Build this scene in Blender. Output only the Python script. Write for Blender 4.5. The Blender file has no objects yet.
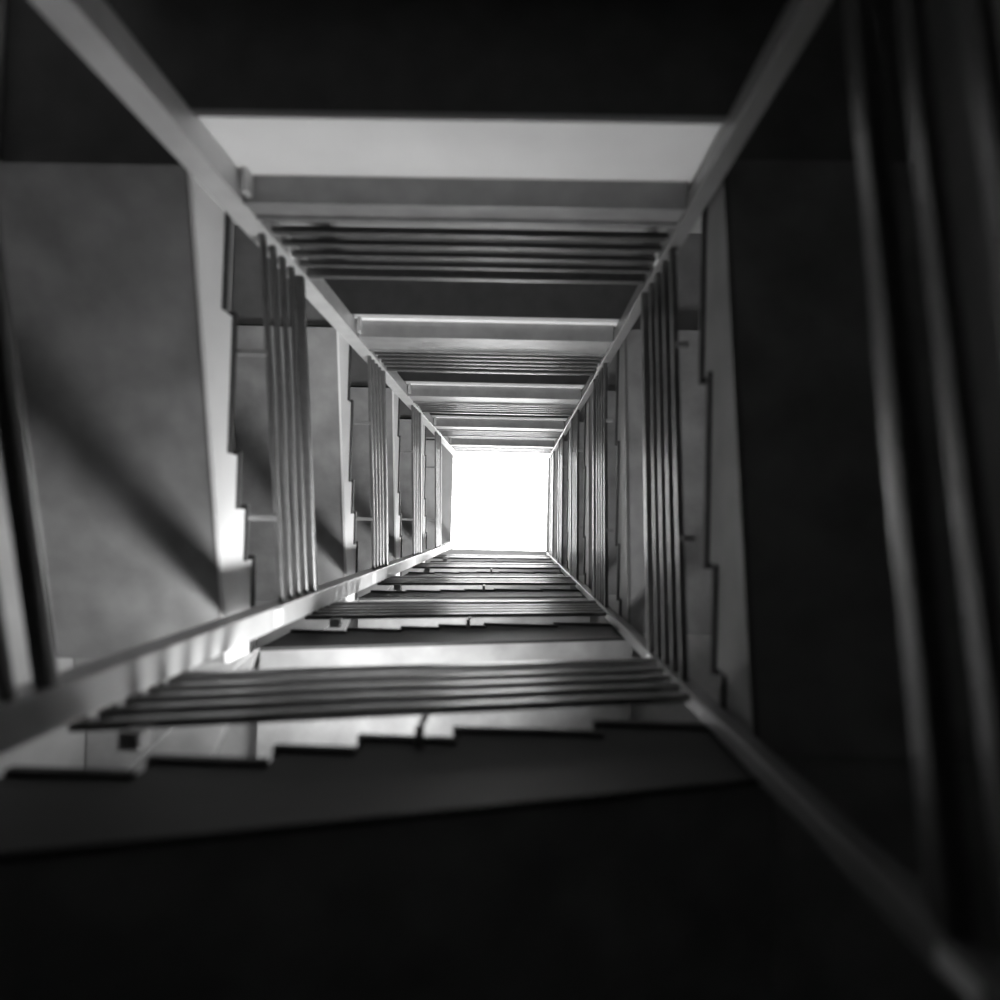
import bpy, bmesh, math, random
from mathutils import Vector, Matrix
random.seed(4)
scene = bpy.context.scene
COL = scene.collection

# ------------------------------------------------------------------ materials (all neutral: the photo is black and white)
def mat(name, base, rough=0.6, metal=0.0, var=0.0, scale=4.0, bump=0.0, detail=6.0):
    m = bpy.data.materials.new(name); m.use_nodes = True
    nt = m.node_tree; b = nt.nodes['Principled BSDF']
    b.inputs['Roughness'].default_value = rough
    b.inputs['Metallic'].default_value = metal
    b.inputs['Base Color'].default_value = (base, base, base, 1)
    if var or bump:
        tc = nt.nodes.new('ShaderNodeTexCoord')
        n = nt.nodes.new('ShaderNodeTexNoise')
        n.inputs['Scale'].default_value = scale; n.inputs['Detail'].default_value = detail
        nt.links.new(tc.outputs['Object'], n.inputs['Vector'])
        if var:
            r = nt.nodes.new('ShaderNodeMapRange')
            r.inputs['From Min'].default_value = 0.3; r.inputs['From Max'].default_value = 0.7
            r.inputs['To Min'].default_value = base * (1 - var); r.inputs['To Max'].default_value = min(1, base * (1 + var))
            nt.links.new(n.outputs['Fac'], r.inputs['Value'])
            nt.links.new(r.outputs['Result'], b.inputs['Base Color'])
        if bump:
            bp = nt.nodes.new('ShaderNodeBump'); bp.inputs['Strength'].default_value = bump
            bp.inputs['Distance'].default_value = 0.02
            nt.links.new(n.outputs['Fac'], bp.inputs['Height'])
            nt.links.new(bp.outputs['Normal'], b.inputs['Normal'])
    return m

M = dict(
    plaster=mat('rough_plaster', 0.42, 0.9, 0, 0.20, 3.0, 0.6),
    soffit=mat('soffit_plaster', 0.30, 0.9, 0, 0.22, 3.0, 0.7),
    wall=mat('wall_plaster', 0.42, 0.9, 0, 0.12, 2.0, 0.3),
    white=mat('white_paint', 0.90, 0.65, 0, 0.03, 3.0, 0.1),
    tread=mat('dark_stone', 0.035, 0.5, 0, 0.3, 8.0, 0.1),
    dark=mat('shaded_stringer_paint', 0.025, 0.6, 0, 0.15, 4.0, 0.1),  # lower-side stringers: the unlit face is darkened in the colour
    dim=mat('shaded_grey_paint', 0.17, 0.6, 0, 0.15, 4.0, 0.1),  # right-hand stringers and landing slabs, with their shade put into the colour
    rail=mat('brushed_steel', 0.21, 0.36, 0.85, 0.1, 14.0),
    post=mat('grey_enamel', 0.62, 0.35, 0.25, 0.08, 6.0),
    post_shaded=mat('shaded_grey_enamel', 0.22, 0.35, 0.25, 0.08, 6.0),  # right-hand posts: same enamel, darkened to carry the shade on that side
    channel=mat('grey_primer', 0.30, 0.45, 0.3, 0.15, 5.0),
    frame=mat('window_frame_paint', 0.7, 0.5),
    floor=mat('concrete', 0.30, 0.85, 0, 0.2, 3.0, 0.2),
)

# ------------------------------------------------------------------ mesh helpers
def hexa(bm, a, b):
    """solid between two polygons with the same number of corners"""
    va = [bm.verts.new(p) for p in a]; vb = [bm.verts.new(p) for p in b]
    n = len(a)
    bm.faces.new(va); bm.faces.new(vb)
    for i in range(n):
        bm.faces.new((va[i], va[(i + 1) % n], vb[(i + 1) % n], vb[i]))

def box(bm, x0, x1, y0, y1, z0, z1):
    hexa(bm, [(x0, y0, z0), (x1, y0, z0), (x1, y1, z0), (x0, y1, z0)],
             [(x0, y0, z1), (x1, y0, z1), (x1, y1, z1), (x0, y1, z1)])

def obj(name, bm, m, parent=None, bevel=0.0, world=True):
    bmesh.ops.recalc_face_normals(bm, faces=bm.faces[:])
    if bevel:
        bmesh.ops.bevel(bm, geom=bm.edges[:], offset=bevel, segments=2, profile=0.6, affect='EDGES', clamp_overlap=True)
    me = bpy.data.meshes.new(name); bm.to_mesh(me); bm.free()
    o = bpy.data.objects.new(name, me); COL.objects.link(o)
    me.materials.append(m)
    if parent is not None:
        o.parent = parent
        off = Vector(); p = parent
        while p is not None:
            off += p.location; p = p.parent
        me.transform(Matrix.Translation(-off))
    return o

def thing(name, loc, label, cat, group=None):
    o = bpy.data.objects.new(name, None); COL.objects.link(o)
    o.location = loc; o.empty_display_size = 0.1
    o['label'] = label; o['category'] = cat
    if group: o['group'] = group
    return o

def struct(name, bm, m):
    o = obj(name, bm, m); o['kind'] = 'structure'; return o

# ------------------------------------------------------------------ the well.  X = right in the photo, Y = down in the photo, Z = up the shaft
XL, XR, YT, YB = -1.57, 0.92, -1.75, 0.85      # railing planes
POSTS = {'upper left': (-1.72, -1.57, -1.90, -1.75), 'upper right': (0.925, 1.018, -1.86, -1.75),
         'lower left': (-1.72, -1.57, 0.62, 0.77), 'lower right': (0.93, 1.015, 0.86, 0.945)}
SXL, SXR, SYT, SYB = -1.82, 1.04, -1.91, 0.97   # faces of the stairs
WXL, WXR, WYT, WYB = -2.96, 2.14, -2.98, 2.10   # outer walls
H = 3.25
Z0 = 0.85
FLOOR = -1.55
ROOF = 19.6
def Z(k): return Z0 + H * k

# side -> function (s, t) -> (x, y); s runs the way the stair climbs, t outwards from the well
SIDES = {
    'left':   (lambda s, t: (SXL - t, s)),
    'bottom': (lambda s, t: (s, SYB + t)),
    'right':  (lambda s, t: (SXR + t, -s)),
}
WID = {'left': SXL - WXL - .01, 'bottom': WYB - SYB - .01, 'right': WXR - SXR - .01}
STEPS = {   # tread starts (s), rise of each tread top above the landing, s end, underside at start / end
    'left':   ([SYT, -1.25, -0.38, -0.03, 0.32], [.1625, .325, .4875, .65, .8125], SYB, -0.34, 0.42),
    'bottom': ([SXL, -1.36, -0.93, -0.62, -0.22, 0.43], [1.72, 1.89, 2.06, 2.23, 2.39, 2.56], SXR, 0.98, 1.92),
    'right':  ([-SYB, -0.72, -0.20, 0.82], [2.60, 2.7625, 2.925, 3.0875], -SYT, 2.16, 2.76),
}
ORD = {-1: 'lowest', 0: 'nearest', 1: 'second', 2: 'third', 3: 'fourth', 4: 'fifth', 5: 'sixth'}
SIDE_TXT = {'left': 'left-hand', 'bottom': 'lower', 'right': 'right-hand', 'top': 'upper'}
UP = {0: 'closest to the viewer', 1: 'one storey up', 2: 'two storeys up', 3: 'three storeys up',
      4: 'four storeys up, near the bright opening', 5: 'at the very top under the bright opening'}

UPT = {0: 'level with the viewer, mostly out of frame', 1: 'largest one in view', 2: 'second largest in view', 3: 'third largest in view',
       4: 'fourth, close to the bright opening', 5: 'smallest, touching the bright opening'}

def flight(side, k, idx, label):
    f = SIDES[side]; st, ri, send, u0, u1 = STEPS[side]; z = Z(k); w = WID[side]
    p = f(st[0], 0.0)
    root = thing('stair_flight', (p[0], p[1], z + u0), label, 'stairs', 'stair flights round the well')
    def P(s, t, zz): x, y = f(s, t); return (x, y, zz)
    def under(s): return z + u0 + (u1 - u0) * (s - st[0]) / (send - st[0])
    # stringer: zigzag plate facing the well
    prof = [(st[0], under(st[0])), (send, under(send))]
    ends = st[1:] + [send]
    top = []
    for a, b, r in zip(st, ends, ri):
        top += [(a, z + r - 0.045), (b, z + r - 0.045)]
    prof += top[::-1]
    # one strip per tread keeps every face convex
    bm = bmesh.new()
    for a, b, r in zip(st, ends, ri):
        q = [(a, under(a)), (b, under(b)), (b, z + r - 0.045), (a, z + r - 0.045)]
        hexa(bm, [P(s, 0, zz) for s, zz in q], [P(s, 0.025, zz) for s, zz in q])
    bmesh.ops.remove_doubles(bm, verts=bm.verts[:], dist=1e-5)
    obj('stringer', bm, {'left': M['white'], 'bottom': M['dark'], 'right': M['dim']}[side], root)  # lower and right tones carry the shade of those sides
    # soffit slab
    bm = bmesh.new()
    lo = [(st[0], 0.025), (send, 0.025), (send, w), (st[0], w)]
    hexa(bm, [P(s, t, under(s) + 0.01) for s, t in lo], [P(s, t, under(s) + 0.16) for s, t in lo])
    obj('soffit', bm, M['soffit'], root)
    # steps: riser block and dark tread with a nosing
    prev = ri[0] - 0.1625
    for a, b, r in zip(st, ends, ri):
        bm = bmesh.new()
        q = [(a, 0.025), (b, 0.025), (b, w), (a, w)]
        hexa(bm, [P(s, t, max(under(s) + 0.16, z + r - 0.22) if True else 0) for s, t in q], [P(s, t, z + r - 0.045) for s, t in q])
        stp = obj('step', bm, M['plaster'], root)
        bm = bmesh.new()
        a2 = a - 0.03 if a > st[0] else a
        q = [(a2, -0.02), (b, -0.02), (b, w), (a2, w)]
        hexa(bm, [P(s, t, z + r - 0.045) for s, t in q], [P(s, t, z + r) for s, t in q])
        obj('tread', bm, M['tread'], stp)
        prev = r
    return root

def fan(corner, k, label):
    """the turning steps in the two lower corners"""
    z = Z(k)
    if corner == 'left':
        px, py, ox, oy = SXL, SYB, WXL + .01, WYB - .01
        rises = [.975, 1.15, 1.33, 1.51]; a0, a1 = 180, 90
    else:
        px, py, ox, oy = SXR, SYB, WXR - .01, WYB - .01
        rises = [2.52, 2.56]; a0, a1 = 90, 0
    n = len(rises)
    def ray(a):
        c, s = math.cos(math.radians(a)), math.sin(math.radians(a))
        tx = (ox - px) / c if abs(c) > 1e-6 else 1e9
        ty = (oy - py) / s if abs(s) > 1e-6 else 1e9
        t = min(v for v in (tx, ty) if v > 0)
        return (px + c * t, py + s * t)
    root = thing('corner_steps', (px, py, z + rises[0] - 0.4), label, 'stairs', 'turning steps in the corners')
    for i, r in enumerate(rises):
        b0 = a0 + (a1 - a0) * i / n; b1 = a0 + (a1 - a0) * (i + 1) / n
        poly = [(px, py), ray(b0)]
        mid = 135 if corner == 'left' else 45
        if (b0 - mid) * (b1 - mid) < 0: poly.append((ox, oy))
        poly.append(ray(b1))
        bm = bmesh.new()
        hexa(bm, [(x, y, z + r - 0.36) for x, y in poly], [(x, y, z + r - 0.045) for x, y in poly])
        o = obj('step', bm, M['plaster'], root)
        bm = bmesh.new()
        hexa(bm, [(x, y, z + r - 0.045) for x, y in poly], [(x, y, z + r) for x, y in poly])
        obj('tread', bm, M['tread'], o)
    return root

def landing(k, label):
    z = Z(k)
    root = thing('stair_landing', ((WXL + WXR) / 2, SYT, z - 0.25), label, 'landing', 'landings on the upper side of the well')
    e = 0.01
    bm = bmesh.new(); box(bm, WXL + e, WXR - e, WYT + e, SYT - 0.04, z - 0.25, z - 0.03)
    obj('slab', bm, M['dim'], root)  # shade of the underside is painted in as a darker slab
    bm = bmesh.new(); box(bm, WXL + e, WXR - e, WYT + e, SYT, z - 0.03, z)
    obj('floor_finish', bm, M['tread'], root)
    bm = bmesh.new(); box(bm, SXL, SXR, SYT - 0.04, SYT, z - (0.69 if k > 1 else 0.80), z - 0.03)
    obj('edge_beam', bm, M['white'], root, 0.008)
    cb = 0.234 if k <= 1 else 0.61
    bm = bmesh.new()
    box(bm, XL + 0.001, XR, SYT + 0.001, YT - 0.02, z - cb, z - 0.005)
    box(bm, XL + 0.001, XR, YT - 0.02, YT, z - cb, z - cb + 0.03)
    box(bm, XL + 0.001, XR, YT - 0.02, YT, z - 0.03, z - 0.005)
    obj('steel_channel', bm, M['channel'], root)
    bm = bmesh.new(); box(bm, XL + 0.02, XL + 0.055, SYT + 0.001, YT - 0.03, z - cb - 0.09, z - cb)
    obj('bracket', bm, M['post'], root, 0.004)
    return root

RAILS = {   # start s, end s, height of the lowest bar there, spacing, number of bars
    'left':   (YT, 0.62, 0.20, 0.82, 0.19, 5, 0.022),
    'bottom': (-1.80, 0.93, 2.04, 2.84, 0.21, 5, 0.042),
    'right':  (-0.86, -YT, 3.07, 3.57, 0.22, 5, 0.030),
    'top':    (XL, XR, 0.06, 0.06, 0.19, 6, 0.024),
}
def rail_xy(side, s, t):
    return {'left': (XL - t, s), 'bottom': (s, YB + t), 'right': (XR + t, -s), 'top': (s, YT - t)}[side]

def railing(side, k, label):
    s0, s1, h0, h1, sp, n, hb = RAILS[side]; z = Z(k)
    x, y = rail_xy(side, (s0 + s1) / 2, 0.05)
    root = thing('railing', (x, y, z + (h0 + h1) / 2 - 0.03), label, 'railing', 'steel bar railings round the well')
    def bar(name, ta, tb, da, db, m, bev):
        bm = bmesh.new()
        ring = [(ta, da), (tb, da), (tb, db), (ta, db)]
        A = [(*rail_xy(side, s0, t), z + h0 + d) for t, d in ring]
        B = [(*rail_xy(side, s1, t), z + h1 + d) for t, d in ring]
        hexa(bm, A, B)
        return obj(name, bm, m, root, bev)
    for i in range(n):
        d = i * sp
        if i == n - 1:
            bar('handrail', 0.010, 0.075, d - hb - .01, d + hb + .005, M['rail'], 0.012)
        else:
            bar('bar', 0.025, 0.065, d - hb, d + hb, M['rail'], 0.010)
    if side == 'bottom':
        for i in range(n):      # the bars turn back to the corner post
            d = i * sp; bm = bmesh.new()
            box(bm, s0, s0 + 0.04, 0.77, YB + 0.03, z + h0 + d - hb, z + h0 + d + hb)
            obj('return_bar', bm, M['rail'], root, 0.008)
    L = s1 - s0
    if side != 'top':
        gap = abs({'left': XL - SXL, 'bottom': SYB - YB, 'right': SXR - XR}[side])
        for q in ((0.10, 0.52) if side == 'bottom' else (0.3, 0.75)):      # brackets tie the lowest bar to the stair edge
            s = s0 + L * q; h = h0 + (h1 - h0) * q
            w = 0.045 if (side == 'bottom' and q < 0.2) else 0.018
            bm = bmesh.new()
            lo = (-0.155 if q < 0.2 else -0.30) if side == 'bottom' else -0.05
            a = [(*rail_xy(side, s - w, t), z + h + lo) for t in (0.045, gap - 0.001)] + [(*rail_xy(side, s + w, t), z + h + lo) for t in (gap - 0.001, 0.045)]
            b = [(p[0], p[1], z + h + lo + (0.1 if w > .03 else 0.04)) for p in a]
            hexa(bm, a, b)
            obj('bracket', bm, M['channel'], root, 0.004)
            if side == 'bottom' and q > 0.2:
                bm = bmesh.new(); x, y = rail_xy(side, s, 0.055)
                box(bm, x - 0.012, x + 0.012, y - 0.012, y + 0.012, z + h + lo + 0.04, z + h - hb)
                obj('bracket', bm, M['channel'], root)
    return root

# ------------------------------------------------------------------ corner posts
for txt, (x0, x1, y0, y1) in POSTS.items():
    r = thing('corner_post', ((x0 + x1) / 2, (y0 + y1) / 2, FLOOR),
              'tall square %s steel post up the %s corner of the well' % ('light grey' if x0 < 0 else 'shade-darkened grey', txt), 'post', 'corner posts of the well')
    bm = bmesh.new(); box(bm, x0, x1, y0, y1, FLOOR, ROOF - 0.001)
    obj('shaft', bm, M['post'] if x0 < 0 else M['post_shaded'], r, 0.008)
    for k in range(0, 6):       # pale plates where the lengths of post join
        zz = Z(k) + 0.55; bm = bmesh.new()
        ix = x1 if x0 < 0 else x0; dx = 0.006 if x0 < 0 else -0.006
        box(bm, min(ix, ix + dx), max(ix, ix + dx), y0 + 0.02, y1 - 0.02, zz, zz + 0.14)
        obj('joint_plate', bm, M['white'], r)

# ------------------------------------------------------------------ levels
def lab_f(side, k):
    kk = k if side == 'left' else k + 1
    base = {'left': 'white-edged stair flight on the left side',
            'bottom': 'dark sawtooth stair flight on the lower side',
            'right': 'shadowed stair flight on the right side'}[side]
    return base + ', ' + lvl(side, kk)
VIS = {'left': 0, 'bottom': 0, 'right': 0}
def lvl(side, kk):
    return {0: 'just beside the viewer', 1: 'lowest one in full view', 2: 'second one up', 3: 'third one up', 4: 'fourth one up',
            5: 'topmost, by the bright opening'}[kk]

flight('right', -1, 0, lab_f('right', -1))
railing('right', -1, 'blurred near-black bar railing closest at the right edge')
for k in range(0, 5):
    for side in ('left', 'bottom', 'right'):
        flight(side, k, 0, lab_f(side, k))
    railing('left', k, ['blurred black bar railing closest at the left edge',
                        'steel bar railing on the left side beside the first white stair edge',
                        'steel bar railing on the left side, beside the second white stair edge',
                        'steel bar railing on the left side, beside the third white stair edge',
                        'steel bar railing on the left side, the one nearest the bright opening'][k])
    railing('bottom', k, ['wide dark bar railing above the big black sawtooth steps',
                          'bar railing on the lower side, second from the bottom',
                          'bar railing on the lower side, third from the bottom',
                          'bar railing on the lower side, fourth from the bottom',
                          'bar railing on the lower side, just under the bright opening'][k])
    railing('right', k, ['gleaming steel bar railing on the right, largest of the sharp ones',
                         'steel bar railing on the right side, second of the sharp ones inward',
                         'steel bar railing on the right side, third of the sharp ones inward',
                         'steel bar railing on the right side, fourth of the sharp ones inward',
                         'steel bar railing on the right side, right beside the bright opening'][k])
    fan('left', k, 'turning corner steps in the lower left corner, ' + UP[k])
    fan('right', k, 'turning corner step in the lower right corner, ' + UP[k])
for k in range(0, 6):
    landing(k, 'pale-edged landing on the upper side, ' + UPT[k])
    railing('top', k, 'horizontal six-bar railing on the upper side, ' + UPT[k])

# ------------------------------------------------------------------ setting: walls, ground, roof with the open skylight
T = 0.2
WIN = dict(x0=-0.60, x1=0.0)
def win_z(k): return Z(k) + 2.30, Z(k) + 3.75
bm = bmesh.new(); box(bm, WXL - T, WXL, WYT - T, WYB + T, FLOOR - T, ROOF); struct('wall_left', bm, M['wall'])
bm = bmesh.new(); box(bm, WXR, WXR + T, WYT - T, WYB + T, FLOOR - T, ROOF); struct('wall_right', bm, M['wall'])
bm = bmesh.new(); box(bm, WXL, WXR, WYT - T, WYT, FLOOR - T, ROOF); struct('wall_back', bm, M['wall'])
bm = bmesh.new()
box(bm, WXL, WIN['x0'], WYB, WYB + T, FLOOR - T, ROOF)
box(bm, WIN['x1'], WXR, WYB, WYB + T, FLOOR - T, ROOF)
zz = FLOOR - T
for k in range(0, 5):
    a, b = win_z(k)
    box(bm, WIN['x0'], WIN['x1'], WYB, WYB + T, zz, a); zz = b
box(bm, WIN['x0'], WIN['x1'], WYB, WYB + T, zz, ROOF)
struct('wall_front', bm, M['wall'])
bm = bmesh.new(); box(bm, WXL, WXR, WYT, WYB, FLOOR - T, FLOOR); struct('floor', bm, M['floor'])
bm = bmesh.new()
ox0, ox1, oy0, oy1 = -1.74, 0.93, -1.90, 0.84
box(bm, WXL - T, WXR + T, WYT - T, oy0, ROOF, ROOF + 0.12)
box(bm, WXL - T, WXR + T, oy1, WYB + T, ROOF, ROOF + 0.12)
box(bm, WXL - T, ox0, oy0, oy1, ROOF, ROOF + 0.12)
box(bm, ox1, WXR + T, oy0, oy1, ROOF, ROOF + 0.12)
struct('ceiling', bm, M['wall'])
for k in range(0, 5):
    a, b = win_z(k)
    bm = bmesh.new(); e = 0.05
    box(bm, WIN['x0'], WIN['x0'] + e, WYB + 0.06, WYB + 0.12, a, b)
    box(bm, WIN['x1'] - e, WIN['x1'], WYB + 0.06, WYB + 0.12, a, b)
    box(bm, WIN['x0'] + e, WIN['x1'] - e, WYB + 0.06, WYB + 0.12, a, a + e)
    box(bm, WIN['x0'] + e, WIN['x1'] - e, WYB + 0.06, WYB + 0.12, b - e, b)
    struct('window_%d' % (k + 1), bm, M['frame'])
    L = bpy.data.lights.new('daylight_window', 'AREA'); L.shape = 'RECTANGLE'
    L.size = 0.48; L.size_y = b - a - 0.12; L.energy = 78 if k == 0 else 58
    lo = bpy.data.objects.new('daylight_window', L); COL.objects.link(lo)
    lo.location = ((WIN['x0'] + WIN['x1']) / 2, WYB + 0.05, (a + b) / 2)
    L.spread = math.radians(130)
    lo.rotation_euler = Vector((-0.35, -1.0, 0.6)).to_track_quat('-Z', 'Z').to_euler()     # daylight slants in, up and to the left

# ------------------------------------------------------------------ sky
w = bpy.data.worlds.new('sky'); scene.world = w; w.use_nodes = True
bg = w.node_tree.nodes['Background']
bg.inputs['Color'].default_value = (1, 1, 1, 1); bg.inputs['Strength'].default_value = 10.0

# ------------------------------------------------------------------ camera: on its back at the foot of the well, looking straight up
cd = bpy.data.cameras.new('camera'); cam = bpy.data.objects.new('camera', cd); COL.objects.link(cam)
cd.sensor_width = 36; cd.lens = 25.2; cd.clip_start = 0.01
VPX, VPY, ROLL = 514, 520, 0.025
# tilt so that the vertical runs to (514, 520)
Rz = Matrix.Rotation(ROLL, 3, 'Z')
base = Matrix(((1, 0, 0), (0, -1, 0), (0, 0, -1)))      # columns: right, up, backwards
d = Vector(((500 - VPX) / 700, (500 - VPY) / 700, 1)).normalized()   # view axis in the unrolled frame
bz = -d
bx = Vector((1, 0, 0)); bx = (bx - bx.dot(bz) * bz).normalized(); by = bz.cross(bx)
R = Matrix((bx, by, bz)).transposed()
roll = Matrix.Rotation(ROLL, 3, 'Z')
R = R @ roll
cam.matrix_world = R.to_4x4()
cd.dof.use_dof = True; cd.dof.focus_distance = 13.0; cd.dof.aperture_fstop = 0.55
scene.camera = cam

vs = scene.view_settings
vs.view_transform = 'Standard'; vs.look = 'None'; vs.gamma = 1; vs.use_curve_mapping = False
vs.exposure = 0.25
